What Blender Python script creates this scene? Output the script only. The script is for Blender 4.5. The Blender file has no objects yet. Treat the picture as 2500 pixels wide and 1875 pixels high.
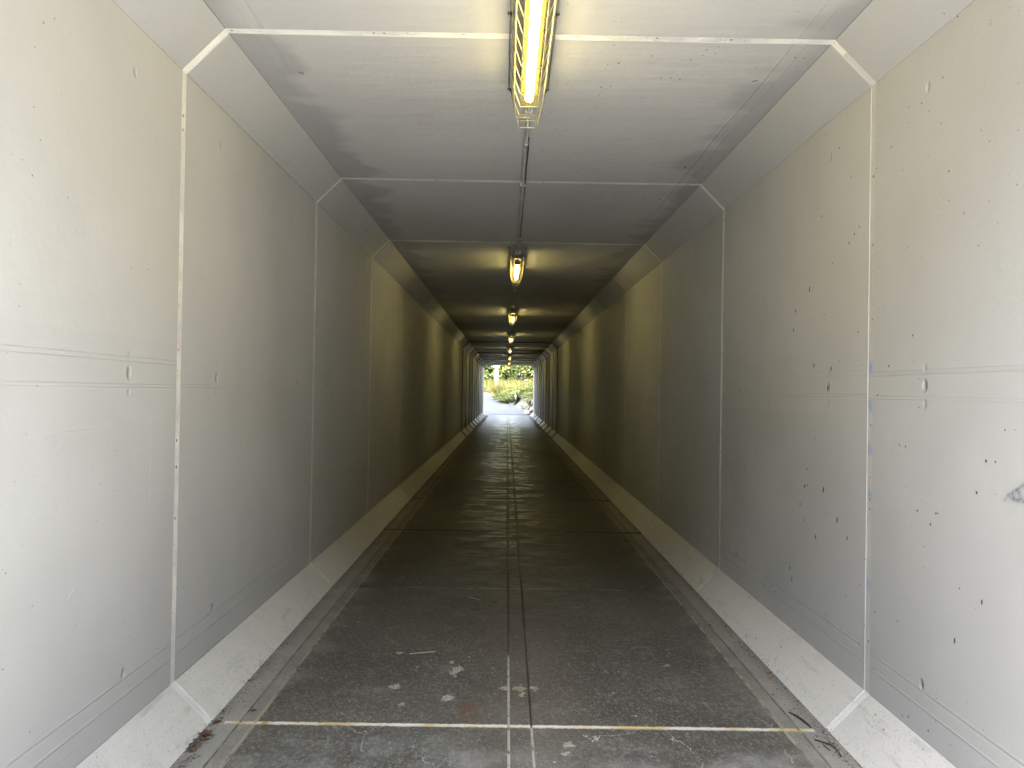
import bpy, bmesh, math, random
from mathutils import Vector, Matrix
random.seed(7)
R = math.radians
S = bpy.context.scene
COL = S.collection

# ------------------------------------------------------------------ dimensions (metres; y runs along the tunnel)
HW, H = 1.529, 3.05           # half width, height
CA = 0.184                    # upper corner chamfer
HB, HC = 0.172, 0.171         # lower haunch rise / run
PITCH = 2.36                  # precast segment length
Y0 = 3.40 - PITCH             # first joint
YN = 47.5                     # far mouth
MOUTH = 1.2                    # near mouth
JOINTS = [3.40 + PITCH * k for k in range(19) if 3.40 + PITCH * k < YN - 0.5]

# ------------------------------------------------------------------ helpers
def link(o, parent=None):
    COL.objects.link(o)
    if parent: o.parent = parent
    return o

def mesh_obj(name, verts, faces, mat, parent=None, smooth=False):
    me = bpy.data.meshes.new(name)
    me.from_pydata([tuple(v) for v in verts], [], faces)
    me.update()
    if mat: me.materials.append(mat)
    if smooth:
        for p in me.polygons: p.use_smooth = True
    return link(bpy.data.objects.new(name, me), parent)

class MB:
    """collects shapes into one mesh"""
    def __init__(s): s.v, s.f = [], []
    def quad(s, a, b, c, d):
        n = len(s.v); s.v += [a, b, c, d]; s.f.append((n, n+1, n+2, n+3))
    def tri(s, a, b, c):
        n = len(s.v); s.v += [a, b, c]; s.f.append((n, n+1, n+2))
    def box(s, x0, x1, y0, y1, z0, z1, bev=0.0):
        bm = bmesh.new(); bmesh.ops.create_cube(bm, size=1)
        for v in bm.verts:
            v.co = Vector(((x0+x1)/2 + v.co.x*(x1-x0), (y0+y1)/2 + v.co.y*(y1-y0), (z0+z1)/2 + v.co.z*(z1-z0)))
        if bev: bmesh.ops.bevel(bm, geom=bm.edges[:], offset=bev, segments=2, affect='EDGES')
        s.bm(bm)
    def bm(s, bm):
        n = len(s.v); bm.verts.index_update()
        s.v += [v.co.copy() for v in bm.verts]
        s.f += [tuple(n + v.index for v in f.verts) for f in bm.faces]
        bm.free()
    def tube(s, pts, r, seg=6, cap=True):
        pts = [Vector(p) for p in pts]; rings = []
        rr = r if isinstance(r, (list, tuple)) else [r]*len(pts)
        for i, p in enumerate(pts):
            t = (pts[min(i+1, len(pts)-1)] - pts[max(i-1, 0)]).normalized()
            up = Vector((0, 0, 1)) if abs(t.z) < .9 else Vector((1, 0, 0))
            a = t.cross(up).normalized(); b = t.cross(a)
            n = len(s.v)
            s.v += [p + (a*math.cos(2*math.pi*k/seg) + b*math.sin(2*math.pi*k/seg))*rr[i] for k in range(seg)]
            rings.append(n)
        for i in range(len(rings)-1):
            for k in range(seg):
                k2 = (k+1) % seg
                s.f.append((rings[i]+k, rings[i]+k2, rings[i+1]+k2, rings[i+1]+k))
        if cap:
            s.f.append(tuple(rings[0]+k for k in range(seg))[::-1]); s.f.append(tuple(rings[-1]+k for k in range(seg)))
    def lathe(s, prof, seg=20, axis='z', c=(0, 0, 0)):
        n = len(s.v)
        for r, h in prof:
            for k in range(seg):
                a = 2*math.pi*k/seg
                p = (r*math.cos(a), r*math.sin(a), h) if axis == 'z' else (r*math.cos(a), h, r*math.sin(a))
                s.v.append(Vector(p) + Vector(c))
        for i in range(len(prof)-1):
            for k in range(seg):
                k2 = (k+1) % seg
                s.f.append((n+i*seg+k, n+i*seg+k2, n+(i+1)*seg+k2, n+(i+1)*seg+k))
    def build(s, name, mat, parent=None, smooth=False):
        return mesh_obj(name, s.v, s.f, mat, parent, smooth)

def tag(o, label=None, cat=None, group=None, kind=None):
    if label: o['label'] = label
    if cat: o['category'] = cat
    if group: o['group'] = group
    if kind: o['kind'] = kind
    return o

def empty(name, loc=(0, 0, 0), **k):
    o = bpy.data.objects.new(name, None); o.location = loc; o.empty_display_size = .2
    link(o); return tag(o, **k)

# ------------------------------------------------------------------ node expression helper
class E:
    """a socket with arithmetic"""
    def __init__(s, nt, sock): s.nt, s.s = nt, sock
    def _m(s, op, *a):
        n = s.nt.nodes.new('ShaderNodeMath'); n.operation = op
        for i, x in enumerate((s,)+a):
            if isinstance(x, E): s.nt.links.new(x.s, n.inputs[i])
            else: n.inputs[i].default_value = x
        return E(s.nt, n.outputs[0])
    def __add__(s, o): return s._m('ADD', o)
    def __sub__(s, o): return s._m('SUBTRACT', o)
    def __mul__(s, o): return s._m('MULTIPLY', o)
    def __truediv__(s, o): return s._m('DIVIDE', o)
    __radd__ = __add__; __rmul__ = __mul__
    def rsub(s, o): return (s * -1.0) + o
    def abs(s): return s._m('ABSOLUTE')
    def floor(s): return s._m('FLOOR')
    def pow(s, e): return s._m('POWER', e)
    def mod(s, m): return s._m('FLOORED_MODULO', m)
    def max(s, o): return s._m('MAXIMUM', o)
    def min(s, o): return s._m('MINIMUM', o)
    def lt(s, o): return s._m('LESS_THAN', o)
    def gt(s, o): return s._m('GREATER_THAN', o)
    def clamp(s): 
        r = s._m('ADD', 0.0); r.s.node.use_clamp = True; return r
    def ramp(s, a, b, lo=0.0, hi=1.0):
        n = s.nt.nodes.new('ShaderNodeMapRange'); n.interpolation_type = 'SMOOTHSTEP'
        s.nt.links.new(s.s, n.inputs[0])
        for i, x in enumerate((a, b, lo, hi)):
            if isinstance(x, E): s.nt.links.new(x.s, n.inputs[1+i])
            else: n.inputs[1+i].default_value = x
        return E(s.nt, n.outputs[0])

class Mat:
    def __init__(s, name, rough=.6, color=(.5, .5, .5), spec=.5, metal=0.0):
        s.m = bpy.data.materials.new(name); s.m.use_nodes = True
        s.nt = s.m.node_tree; s.b = s.nt.nodes['Principled BSDF']
        s.b.inputs['Roughness'].default_value = rough
        s.b.inputs['Base Color'].default_value = (*color, 1)
        s.b.inputs['Specular IOR Level'].default_value = spec
        s.b.inputs['Metallic'].default_value = metal
    def xyz(s):
        t = s.nt.nodes.new('ShaderNodeTexCoord'); p = s.nt.nodes.new('ShaderNodeSeparateXYZ')
        s.nt.links.new(t.outputs['Object'], p.inputs[0]); s.co = t.outputs['Object']
        return tuple(E(s.nt, o) for o in p.outputs)
    def vec(s, x=0.0, y=0.0, z=0.0):
        n = s.nt.nodes.new('ShaderNodeCombineXYZ')
        for i, a in enumerate((x, y, z)):
            if isinstance(a, E): s.nt.links.new(a.s, n.inputs[i])
            else: n.inputs[i].default_value = a
        return n.outputs[0]
    def noise(s, v, scale, detail=3.0, rough=.55, dist=0.0):
        n = s.nt.nodes.new('ShaderNodeTexNoise'); s.nt.links.new(v, n.inputs['Vector'])
        n.inputs['Scale'].default_value = scale; n.inputs['Detail'].default_value = detail
        n.inputs['Roughness'].default_value = rough; n.inputs['Distortion'].default_value = dist
        return E(s.nt, n.outputs[0])
    def voro(s, v, scale, feat='F1', rnd=1.0):
        n = s.nt.nodes.new('ShaderNodeTexVoronoi'); n.voronoi_dimensions = '2D'; n.feature = feat
        s.nt.links.new(v, n.inputs['Vector']); n.inputs['Scale'].default_value = scale
        n.inputs['Randomness'].default_value = rnd
        if feat == 'F1':
            p = s.nt.nodes.new('ShaderNodeSeparateColor'); s.nt.links.new(n.outputs['Color'], p.inputs[0])
            return E(s.nt, n.outputs['Distance']), E(s.nt, p.outputs[0]), E(s.nt, p.outputs[1])
        return E(s.nt, n.outputs['Distance'])
    def white(s, e):
        n = s.nt.nodes.new('ShaderNodeTexWhiteNoise'); n.noise_dimensions = '1D'
        s.nt.links.new(e.s, n.inputs['W']); return E(s.nt, n.outputs['Value'])
    def mix(s, f, a, b):
        n = s.nt.nodes.new('ShaderNodeMix'); n.data_type = 'RGBA'
        if isinstance(f, E): s.nt.links.new(f.s, n.inputs[0])
        else: n.inputs[0].default_value = f
        for i, c in ((6, a), (7, b)):
            if isinstance(c, (tuple, list)): n.inputs[i].default_value = (*c, 1)
            else: s.nt.links.new(c, n.inputs[i])
        return n.outputs[2]
    def scale(s, c, e):
        n = s.nt.nodes.new('ShaderNodeVectorMath'); n.operation = 'SCALE'
        s.nt.links.new(c, n.inputs[0]); s.nt.links.new(e.s, n.inputs['Scale']); return n.outputs[0]
    def out(s, color=None, rough=None, height=None, dist=1.0, strength=1.0):
        if color is not None: s.nt.links.new(color, s.b.inputs['Base Color'])
        if rough is not None: s.nt.links.new(rough.s, s.b.inputs['Roughness'])
        if height is not None:
            n = s.nt.nodes.new('ShaderNodeBump'); n.inputs['Distance'].default_value = dist
            n.inputs['Strength'].default_value = strength
            s.nt.links.new(height.s, n.inputs['Height']); s.nt.links.new(n.outputs[0], s.b.inputs['Normal'])
        return s.m

def simple(name, color, rough=.6, var=.25, scale=8.0, metal=0.0, spec=.5):
    m = Mat(name, rough, color, spec, metal); m.xyz()
    n = m.noise(m.co, scale, 4)
    c = m.mix(n.ramp(.3, .7), tuple(x*(1-var) for x in color), tuple(min(1, x*(1+var)) for x in color))
    return m.out(c, height=m.noise(m.co, scale*12, 2)*.0006)

# ------------------------------------------------------------------ paint on the concrete box
PAINT_A, PAINT_B = (.416, .420, .416), (.368, .370, .363)

def holes(m, v, scale, cut, gain, clus=None):
    d, r1, r2 = m.voro(v, scale)
    rad = (r1 - cut).max(0.0) * gain
    if clus is not None: rad = rad * clus
    return d.lt(rad)

def paint(name, where):
    m = Mat(name, .55, spec=.03)
    x, y, z = m.xyz()
    seg = ((y - Y0) / PITCH).floor()
    side = x.gt(0.0)
    key = seg * 7.13 + side * 3.7
    r1, r2, r3 = m.white(key), m.white(key + 31.7), m.white(key + 77.1)
    if where in ('wall', 'haunch', 'chamfer'): uv = m.vec(y, z + side*17.3, 0.0)
    else: uv = m.vec(x, y, 0.0)
    big = m.noise(m.co, .75, 3, .5)
    mid = m.noise(m.co, 3.2, 4, .6)
    fine = m.noise(m.co, 55, 3, .6)
    c = m.mix(big.ramp(.35, .68), PAINT_A, PAINT_B)
    c = m.mix((mid.ramp(.42, .75)) * .35, c, (.40, .40, .388))
    if where == 'ceiling':
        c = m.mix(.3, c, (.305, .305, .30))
        # sooty edges with a ragged brush line
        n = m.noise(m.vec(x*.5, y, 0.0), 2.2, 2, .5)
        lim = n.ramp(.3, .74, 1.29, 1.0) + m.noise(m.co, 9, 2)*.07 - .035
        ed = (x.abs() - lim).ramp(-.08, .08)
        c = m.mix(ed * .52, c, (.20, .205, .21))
        st = m.noise(m.vec(x*.25, y*5, 0.0), 2.5, 3).ramp(.45, .75)
        c = m.mix(st * .18, c, (.34, .34, .325))
    else:
        st = m.noise(m.vec(y*9, z*.35, side*5), 1.6, 4).ramp(.5, .8)     # faint runs down the wall
        c = m.mix(st * .10, c, (.32, .315, .30))
        # a repainted block here and there with a straight lower edge
        blk = (z - (r3*1.1 + .7)).gt(0.0) * r2.gt(.55)
        c = m.mix(blk * .22, c, (.455, .45, .42))
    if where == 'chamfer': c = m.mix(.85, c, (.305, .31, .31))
    if where == 'haunch':
        c = m.mix(.7, c, (.56, .54, .485))
        rub = m.noise(m.vec(y*1.2, z*9, side*3.0), 2.2, 5, .7)
        c = m.mix(rub.ramp(.54, .72) * .45, c, (.27, .265, .245))
        c = m.mix(rub.ramp(.40, .28) * .3, c, (.66, .645, .60))
        c = m.mix(m.noise(m.co, 90, 3, .75).ramp(.58, .70) * .6, c, (.16, .15, .13))
        dirt = m.noise(m.co, 26, 4, .7)
        low = z.ramp(.0, .09, 1.0, 0.0)
        c = m.mix((dirt.ramp(.5, .75) * low * .6).clamp(), c, (.24, .225, .195))
        c = m.mix(m.noise(m.co, 5, 4).ramp(.5, .8) * .35, c, (.38, .375, .345))
    clus = m.noise(uv, 1.5, 2).ramp(.40, .62, .12, 1.0)
    clus = clus * (side*.45 + .55)
    h1 = holes(m, uv, 8.0, .82, .28, clus)
    h2 = holes(m, uv, 21.0, .85, .75, clus)
    hole = h1.max(h2)
    c = m.mix(hole * .9, c, (.035, .035, .035))
    scr = None
    if where == 'wall':
        fl = None
        for fy, fz, sz in ((3.887, 1.002, 1.5), (4.129, .99, 1), (4.193, .885, 1), (3.721, .877, 1.3), (3.977, .747, 1.2), (3.611, .81, 1), (4.329, .506, 1.2), (4.027, 1.637, 1.2),
                           (3.811, 1.613, 1.2), (4.295, 1.95, 1), (4.098, 2.047, 1.3), (4.32, 1.845, 1.1), (4.299, .45, 1.2), (2.741, .611, 1), (2.586, .791, .9), (3.85, 1.518, 1.4)):
            q = (((y - fy)/(.0052*sz)).pow(2.0) + ((z - fz + (y - fy)*.5)/(.0105*sz)).pow(2.0)).lt(1.0); fl = q if fl is None else fl.max(q)
        hole = hole.max(fl * side)
        c = m.mix(fl * side * .9, c, (.035, .035, .035))
        def seg(y0, z0, y1, z1, w):
            L2 = (y1 - y0)**2 + (z1 - z0)**2
            t = (((y - y0)*(y1 - y0) + (z - z0)*(z1 - z0)) / L2).clamp()
            return ((y - y0 - t*(y1 - y0)).pow(2.0) + (z - z0 - t*(z1 - z0)).pow(2.0)).pow(.5).ramp(w*.3, w, 1.0, 0.0)
        right = seg(3.087, 1.115, 2.97, 1.08, .003).max(seg(2.97, 1.08, 2.839, 1.06, .005)).max(seg(2.839, 1.06, 2.783, 1.067, .003))
        left = seg(3.15, .99, 3.147, 1.154, .003).max(seg(3.147, 1.154, 3.14, 1.365, .002)).max(seg(2.409, 1.305, 2.517, 1.315, .003)).max(seg(2.517, 1.315, 2.639, 1.319, .003)).max(seg(2.639, 1.319, 2.754, 1.313, .002))
        left = left.max(seg(2.563, .755, 2.601, .783, .007)).max(seg(2.60, .74, 2.61, .80, .004))
        scr = (right * side).max(left * (side * -1.0 + 1.0))
        c = m.mix(scr * m.noise(m.co, 25, 3).ramp(.3, .6) * .4, c, (.62, .61, .58))
    chips = holes(m, m.vec(y + 3.3, z + x + side*5.1, 0.0), 11.0, .80, .32)
    height = fine*.0007 + mid*.004 - hole*.004 - chips*.003
    if scr is not None: height = height + scr*.0015
    # form ties: shallow plugged holes at fixed places either side of each joint
    ph = (y - Y0).mod(PITCH)
    dy = (ph - .445).abs().min((ph - (PITCH - .445)).abs())
    def pit(dz, ry, rz, depth):
        d = ((dy/ry).pow(2.0) + (dz/rz).pow(2.0)).pow(.5)
        w = m.noise(m.co, 14, 1)*.4 + .8
        return (d*w).ramp(.25, 1.2, 1.0, 0.0) * depth
    if where == 'wall':
        pits = pit(z - 1.522, .020, .026, .011) + pit(z - 1.592, .015, .02, .004) + pit(z - 1.452, .015, .02, .004) \
             + pit(z - .374, .016, .022, .009) + pit(z - 2.68, .016, .022, .006)
        height = height - pits
        wob = m.noise(m.vec(y, 0.0, side*4.0), 1.0, 0)*.012 - .006
        def ridge(z0, w, hgt, st):
            d = (z + wob - z0 + (r1 - .5)*.012).abs()
            return d.ramp(w*.2, w, 1.0, 0.0) * hgt * st * .45
        s1 = r2*.8 + .2; s2 = r3*.8 + .2
        first = y.lt(3.4)*.8
        a1 = (s1*.4 + first).clamp()
        height = height + ridge(1.583, .006, .0035, a1) - ridge(1.571, .005, .004, a1) \
               + ridge(1.478, .006, .0035, s2*.8 + .2) + ridge(1.466, .005, .003, s2) \
               + ridge(.356, .006, .0035, s1*.6 + .4) - ridge(.346, .005, .003, s1*.6 + .4) + ridge(.288, .007, .0045, s2*.5 + .5) \
               + ridge(.238, .004, .0015, s1*y.lt(3.35))
        low = (z + wob).lt(.29)
        c = m.mix(low * .18, c, (.40, .40, .40))  # weaker light near the haunch, put in as a slight grey tone
    if where == 'ceiling':
        ax = x.abs()
        height = height - pit(ax - 1.14, .018, .014, .009)
        wob = m.noise(m.vec(y, side*4.0, 0.0), 1.2, 0)*.03 - .015
        for q, w, hg in ((1.172, .006, .004), (1.235, .006, .0035), (1.186, .005, -.003)):
            height = height + (ax + wob - q).abs().ramp(w*.4, w, 1.0, 0.0) * hg * .5 * (r2*.7 + .3)
        # broad plywood-sheet unevenness and thin trowel marks across the slab
        height = height + m.noise(m.vec(x*.5, y*3, 0.0), 2.0, 3)*.006
    rough = m.noise(m.co, 9, 4).ramp(.3, .7, .42, .60)
    return m.out(c, rough, height)

M_WALL, M_CEIL = paint('wall_paint', 'wall'), paint('ceiling_paint', 'ceiling')
M_CHAM, M_HAUN = paint('chamfer_paint', 'chamfer'), paint('haunch_paint', 'haunch')

def seam_mat(name, c0, c1, blue=False):
    m = Mat(name, .6); x, y, z = m.xyz()
    c = m.mix(m.noise(m.co, 7, 4).ramp(.35, .65), c0, c1)
    if blue:
        onr = x.gt(1.4) * z.gt(.17)
        c = m.mix(onr * .85, c, (.42, .42, .405))
        b = None
        for zz, w in ((1.60, .05), (1.436, .045), (1.241, .04), (.641, .035), (1.05, .02)):
            q = (z - zz).abs().ramp(w*.3, w, 1.0, 0.0); b = q if b is None else b.max(q)
        c = m.mix(b * onr * m.noise(m.co, 45, 3).ramp(.3, .55) * .75, c, (.22, .30, .52))
        p = (z - 1.66).abs().ramp(.01, .05, 1.0, 0.0) * x.lt(-1.4)
        c = m.mix(p * .35, c, (.55, .42, .44))
        soot = (x - .75).abs().ramp(.1, .45, 1.0, 0.0) * z.gt(2.9) * m.noise(m.co, 6, 3).ramp(.35, .6)
        c = m.mix(soot * .5, c, (.33, .34, .40))
    uv = m.vec(y*1.2, z*1.0 + x*.93, x*2)
    h = holes(m, uv, 26.0, .72, .75).max(holes(m, uv, 60.0, .86, 1.1))
    c = m.mix(h * .92, c, (.03, .03, .03))
    return m.out(c, height=m.noise(m.co, 60, 3)*.003 - h*.003)

SEAM_WHITE = seam_mat('sealant_white', (.66, .655, .62), (.52, .515, .49), True)
SEAM_PALE = seam_mat('sealant_pale', (.58, .58, .55), (.48, .48, .455))
SEAM_GREY = seam_mat('sealant_grey', (.46, .455, .43), (.40, .395, .37))
SEAM_DARK = seam_mat('open_joint_dark', (.035, .033, .03), (.02, .02, .018))

# ------------------------------------------------------------------ the tunnel box
tunnel = empty('pedestrian_tunnel', label='grey painted concrete box tunnel with chamfered corners and pale ring joints', cat='tunnel')
FACES = {   # cross-section pieces: p, q in (x, z)
    'wall_l': ((-HW, HB), (-HW, H - CA)), 'wall_r': ((HW, H - CA), (HW, HB)),
    'cham_l': ((-HW, H - CA), (-HW + CA, H)), 'cham_r': ((HW - CA, H), (HW, H - CA)),
    'ceil': ((-HW + CA, H), (HW - CA, H)),
    'haun_l': ((-HW + HC, 0), (-HW, HB)), 'haun_r': ((HW, HB), (HW - HC, 0)),
}
ends = [MOUTH] + JOINTS + [YN]
GAP, LIP, DEP = .024, .004, .006
def strip(key):
    (x0, z0), (x1, z1) = FACES[key]
    n = Vector((-(z1 - z0), 0, (x1 - x0))).normalized()    # outward
    mb = MB(); rr = random.Random(sum(map(ord, key)))
    for i in range(len(ends)-1):
        a, b = ends[i], ends[i+1]
        ga = 0 if i == 0 else GAP; gb = 0 if i == len(ends)-2 else GAP
        off = rr.uniform(0, .0035)
        rows = [(a + ga - LIP*(ga > 0), DEP if ga else off), (a + ga, off), (b - gb, off), (b - gb + LIP*(gb > 0), DEP if gb else off)]
        for (ya, oa), (yb, ob) in zip(rows, rows[1:]):
            if yb - ya < 1e-6: continue
            mb.quad(Vector((x0, ya, z0)) + n*oa, Vector((x1, ya, z1)) + n*oa, Vector((x1, yb, z1)) + n*ob, Vector((x0, yb, z0)) + n*ob)
    return mb
strip('wall_l').build('side_wall', M_WALL, tunnel)
strip('wall_r').build('side_wall', M_WALL, tunnel)
strip('ceil').build('ceiling', M_CEIL, tunnel)
for k in ('cham_l', 'cham_r'): strip(k).build('corner_chamfer', M_CHAM, tunnel)
for k in ('haun_l', 'haun_r'): strip(k).build('base_haunch', M_HAUN, tunnel)
OCT = [(-HW + HC, 0), (-HW, HB), (-HW, H - CA), (-HW + CA, H), (HW - CA, H), (HW, H - CA), (HW, HB), (HW - HC, 0)]
for k, yj in enumerate(JOINTS):
    mb = MB(); e = .0035 if k < 9 else .0058
    o2 = [(x*(1 + e/HW), 1.525 + (z - 1.525)*(1 + e/1.525)) for x, z in OCT]
    for (xa, za), (xb, zb) in zip(o2, o2[1:]):
        mb.quad((xa, yj - GAP, za), (xb, yj - GAP, zb), (xb, yj + GAP, zb), (xa, yj + GAP, za))
    if k >= 9:                                             # a black rubber gasket standing proud of the concrete
        pr = .016
        o3 = [(x*(1 - pr/HW), 1.525 + (z - 1.525)*(1 - pr/1.525)) for x, z in OCT]
        for (xa, za), (xb, zb), (xc, zc), (xd, zd) in zip(o2, o2[1:], o3, o3[1:]):
            mb.quad((xc, yj - .016, zc), (xd, yj - .016, zd), (xd, yj + .016, zd), (xc, yj + .016, zc))
            mb.quad((xa, yj - .016, za), (xb, yj - .016, zb), (xd, yj - .016, zd), (xc, yj - .016, zc))
            mb.quad((xa, yj + .016, za), (xc, yj + .016, zc), (xd, yj + .016, zd), (xb, yj + .016, zb))
    mat = SEAM_WHITE if k == 0 else SEAM_PALE if k < 4 else SEAM_GREY if k < 9 else SEAM_DARK
    s = mb.build('joint_seam', mat, tunnel)
    if k == 0: s['label'] = 'white sealed ring joint with black pits and blue paint smears'
    elif k >= 9: s['label'] = 'dark open ring joint'

# spray mark on the right wall
gm = MB()
def gstroke(pts, w):
    pts = [Vector(p) for p in pts]
    for a, b, wa, wb in zip(pts, pts[1:], w, w[1:]):
        d = (b - a).normalized(); n = Vector((-d.y, d.x))
        q = [a + n*wa, b + n*wb, b - n*wb, a - n*wa]
        gm.quad(*[(HW - .002, p.x, p.y) for p in q])
gstroke([(2.457, 1.166), (2.43, 1.182), (2.40, 1.200), (2.36, 1.222), (2.30, 1.245), (2.2, 1.26)], [.003, .004, .005, .006, .007, .007])
gstroke([(2.457, 1.166), (2.42, 1.158), (2.38, 1.160), (2.34, 1.152), (2.25, 1.150), (2.15, 1.160)], [.003, .005, .006, .006, .006, .006])
gstroke([(2.432, 1.178), (2.424, 1.168), (2.422, 1.160)], [.004, .005, .003])
gstroke([(2.408, 1.194), (2.396, 1.180), (2.394, 1.162)], [.005, .008, .004])
gstroke([(2.372, 1.214), (2.358, 1.190), (2.356, 1.158)], [.006, .010, .005])
gstroke([(2.33, 1.23), (2.31, 1.19), (2.31, 1.156)], [.006, .012, .005])
gstroke([(2.462, 1.160), (2.470, 1.152), (2.466, 1.146)], [.002, .003, .002])
mg = Mat('spray_paint_grey', .7); mg.xyz()
gm.build('spray_paint_mark', mg.out(mg.mix(mg.noise(mg.co, 90, 3).ramp(.35, .65), (.22, .225, .245), (.33, .33, .345))), tunnel)

# ------------------------------------------------------------------ floor
def floor_mat():
    m = Mat('worn_concrete_floor', .5, spec=.06); x, y, z = m.xyz()
    ax = x.abs()
    seg = ((y - Y0) / PITCH).floor(); r1 = m.white(seg*3.3 + x.gt(0.0)*1.7)
    broom = m.noise(m.vec(x*14, y*2.2, 0.0), 11, 4, .7)
    big = m.noise(m.co, 1.1, 4, .6); mid = m.noise(m.co, 6, 5, .65); fine = m.noise(m.co, 90, 3, .7)
    c = m.mix(big.ramp(.35, .65), (.056, .051, .040), (.100, .093, .076))
    c = m.mix(broom.ramp(.45, .72) * .45, c, (.19, .182, .16))
    c = m.mix(broom.ramp(.50, .28) * .5, c, (.045, .041, .033))
    c = m.mix(m.noise(m.vec(x*.35, y*2.2, 0.0), 5, 4, .7).ramp(.48, .7) * y.ramp(8, 14) * .7, c, (.20, .19, .15))  # gloss on the far floor, painted as pale cross streaks
    c = m.mix(mid.ramp(.52, .75) * .6, c, (.22, .212, .19))
    c = m.mix(mid.ramp(.46, .30) * .5, c, (.05, .045, .035))
    grit = m.noise(m.vec(x, y*.7, 0.0), 48, 4, .8)
    c = m.mix(grit.ramp(.50, .68) * y.ramp(3, 8, .6, .3), c, (.29, .28, .25))
    c = m.mix(grit.ramp(.45, .32) * .7, c, (.032, .028, .021))
    scuff = m.noise(m.vec(x*5 + y*1.5, y*1.1, 1.0), 4.5, 5, .75)
    c = m.mix(scuff.ramp(.56, .70) * y.ramp(3, 9, .6, .2), c, (.26, .25, .225))
    c = m.mix(scuff.ramp(.42, .30) * .5, c, (.042, .037, .028))
    c = m.mix(r1 * .25, c, (.10, .095, .085))
    c = m.mix(y.ramp(2.7, 3.5, 1.0, 0.0) * m.noise(m.co, 3, 5, .7).ramp(.4, .65) * .6, c, (.30, .295, .28))
    # warm brown film along the middle
    mids = (x + m.noise(m.co, 1.3, 3)*.5 - .3).abs().ramp(.05, .4, 1.0, 0.0)
    c = m.mix(mids * .35, c, (.15, .125, .095))
    # gutters, paler and dusty
    wob = m.noise(m.vec(0.0, y, 0.0), 2.0, 3)*.02 - .01
    gut = (ax + wob).ramp(1.155, 1.175)
    c = m.mix(gut * .55, c, (.26, .25, .22))
    gi = (ax + wob).ramp(1.22, 1.25)
    c = m.mix(gi * .4, c, (.32, .31, .28))
    c = m.mix((ax.ramp(1.285, 1.352) * m.noise(m.co, 75, 4, .75).ramp(.44, .6)) * .7, c, (.06, .05, .04))
    c = m.mix((ax.ramp(.95, 1.2) * m.noise(m.co, 4, 4).ramp(.4, .7)) * .35, c, (.33, .31, .27))
    # pale flecks of paint and grit
    fl = m.noise(m.co, 1.6, 3).ramp(.38, .62, .35, 1.0) * y.ramp(3.2, 9.0, 1.0, .35)
    f1 = holes(m, m.vec(x*1.0, y*.8, 0.0), 15, .86, .75, fl); f2 = holes(m, m.vec(x*1.1, y*.7, 0.0), 45, .80, 1.0, fl)
    f3 = holes(m, m.vec(x, y*.6, 0.0), 95, .72, 1.0, fl)
    c = m.mix(f2.max(f3) * .55, c, (.38, .37, .345)); c = m.mix(f1 * .75, c, (.46, .45, .42))
    d3 = holes(m, m.vec(x + 9, y, 0.0), 60, .80, 1.0); c = m.mix(d3 * .6, c, (.04, .037, .032))
    # the larger worn patches
    wx = m.noise(m.co, 26, 5, .7)*.085 - .0425; wy = m.noise(m.vec(y, x, 0.0), 26, 5, .7)*.11 - .055
    def blob(cx, cy, rx, ry):
        return (((x + wx - cx)/rx).pow(2.0) + ((y + wy - cy)/ry).pow(2.0)).ramp(.55, 1.15, 1.0, 0.0)
    b = None
    for a in ((-.315, 4.085, .032, .045), (-.345, 4.035, .022, .03), (-.358, 4.185, .013, .03), (-.325, 3.98, .012, .02), (-.616, 3.832, .024, .035), (-.342, 3.70, .028, .045),
              (-.071, 3.832, .026, .026), (.074, 3.833, .026, .024), (.019, 3.751, .014, .03), (.2, 3.235, .022, .03), (.183, 3.152, .02, .018),
              (-.66, 4.32, .02, .02), (.81, 4.181, .026, .015), (-.55, 3.62, .012, .018)):
        q = blob(*a); b = q if b is None else b.max(q)
    c = m.mix(b * m.noise(m.co, 70, 4, .75).ramp(.32, .55) * .85, c, (.40, .385, .34))
    c = m.mix(blob(.002, 3.834, .034, .034) * .7, c, (.33, .30, .22))
    rust = blob(-.235, 3.60, .06, .05).max(blob(-.25, 3.52, .035, .10)).max(blob(-.20, 3.56, .05, .03)).max(blob(-.215, 4.25, .014, .10)).max(blob(-.19, 4.5, .03, .05)).max(blob(.37, 4.8, .10, .02))
    c = m.mix(rust * m.noise(m.co, 45, 4, .7).ramp(.42, .6) * .8, c, (.15, .065, .045))
    # hairline cracks
    wv = m.vec(x + m.noise(m.co, 5, 4)*.22, y*.62 + m.noise(m.vec(y, x, 3.0), 4, 4)*.25, 0.0)
    cr = m.voro(wv, 2.4, 'DISTANCE_TO_EDGE').lt(.0035) * m.noise(m.co, 1.7, 2).gt(.55)
    c = m.mix(cr * y.lt(3.38) * .8, c, (.44, .42, .37)); c = m.mix(cr * y.gt(3.4) * .5, c, (.06, .055, .045))
    # joint infill
    jd = ((y - Y0 + .06).mod(PITCH) - .06).abs()
    j1 = (y - 3.40 + m.noise(m.co, 42, 4, .7)*.026 - .013).abs().ramp(.009, .021, 1.0, 0.0) * ax.lt(1.30)
    sand = m.mix(m.noise(m.vec(x, 0.0, 0.0), 3, 4).ramp(.45, .6), (.54, .51, .43), (.47, .36, .18))
    c = m.mix((j1 * m.noise(m.co, 40, 3).ramp(.2, .42)).clamp(), c, sand)
    jn = jd.lt(.007) * y.gt(4.0)
    c = m.mix(jn * y.lt(9.5) * m.noise(m.vec(x, y, 0.0), 2.2, 3).ramp(.42, .6) * .7, c, (.34, .32, .28))
    jw = m.noise(m.vec(x*2, y, 0.0), 5, 4, .7).ramp(.3, .7, .008, .05)
    jdark = (jd - jw).ramp(-.012, .012, 1.0, 0.0) * y.gt(7.5)
    c = m.mix(jdark * .75, c, (.018, .016, .012))
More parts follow.
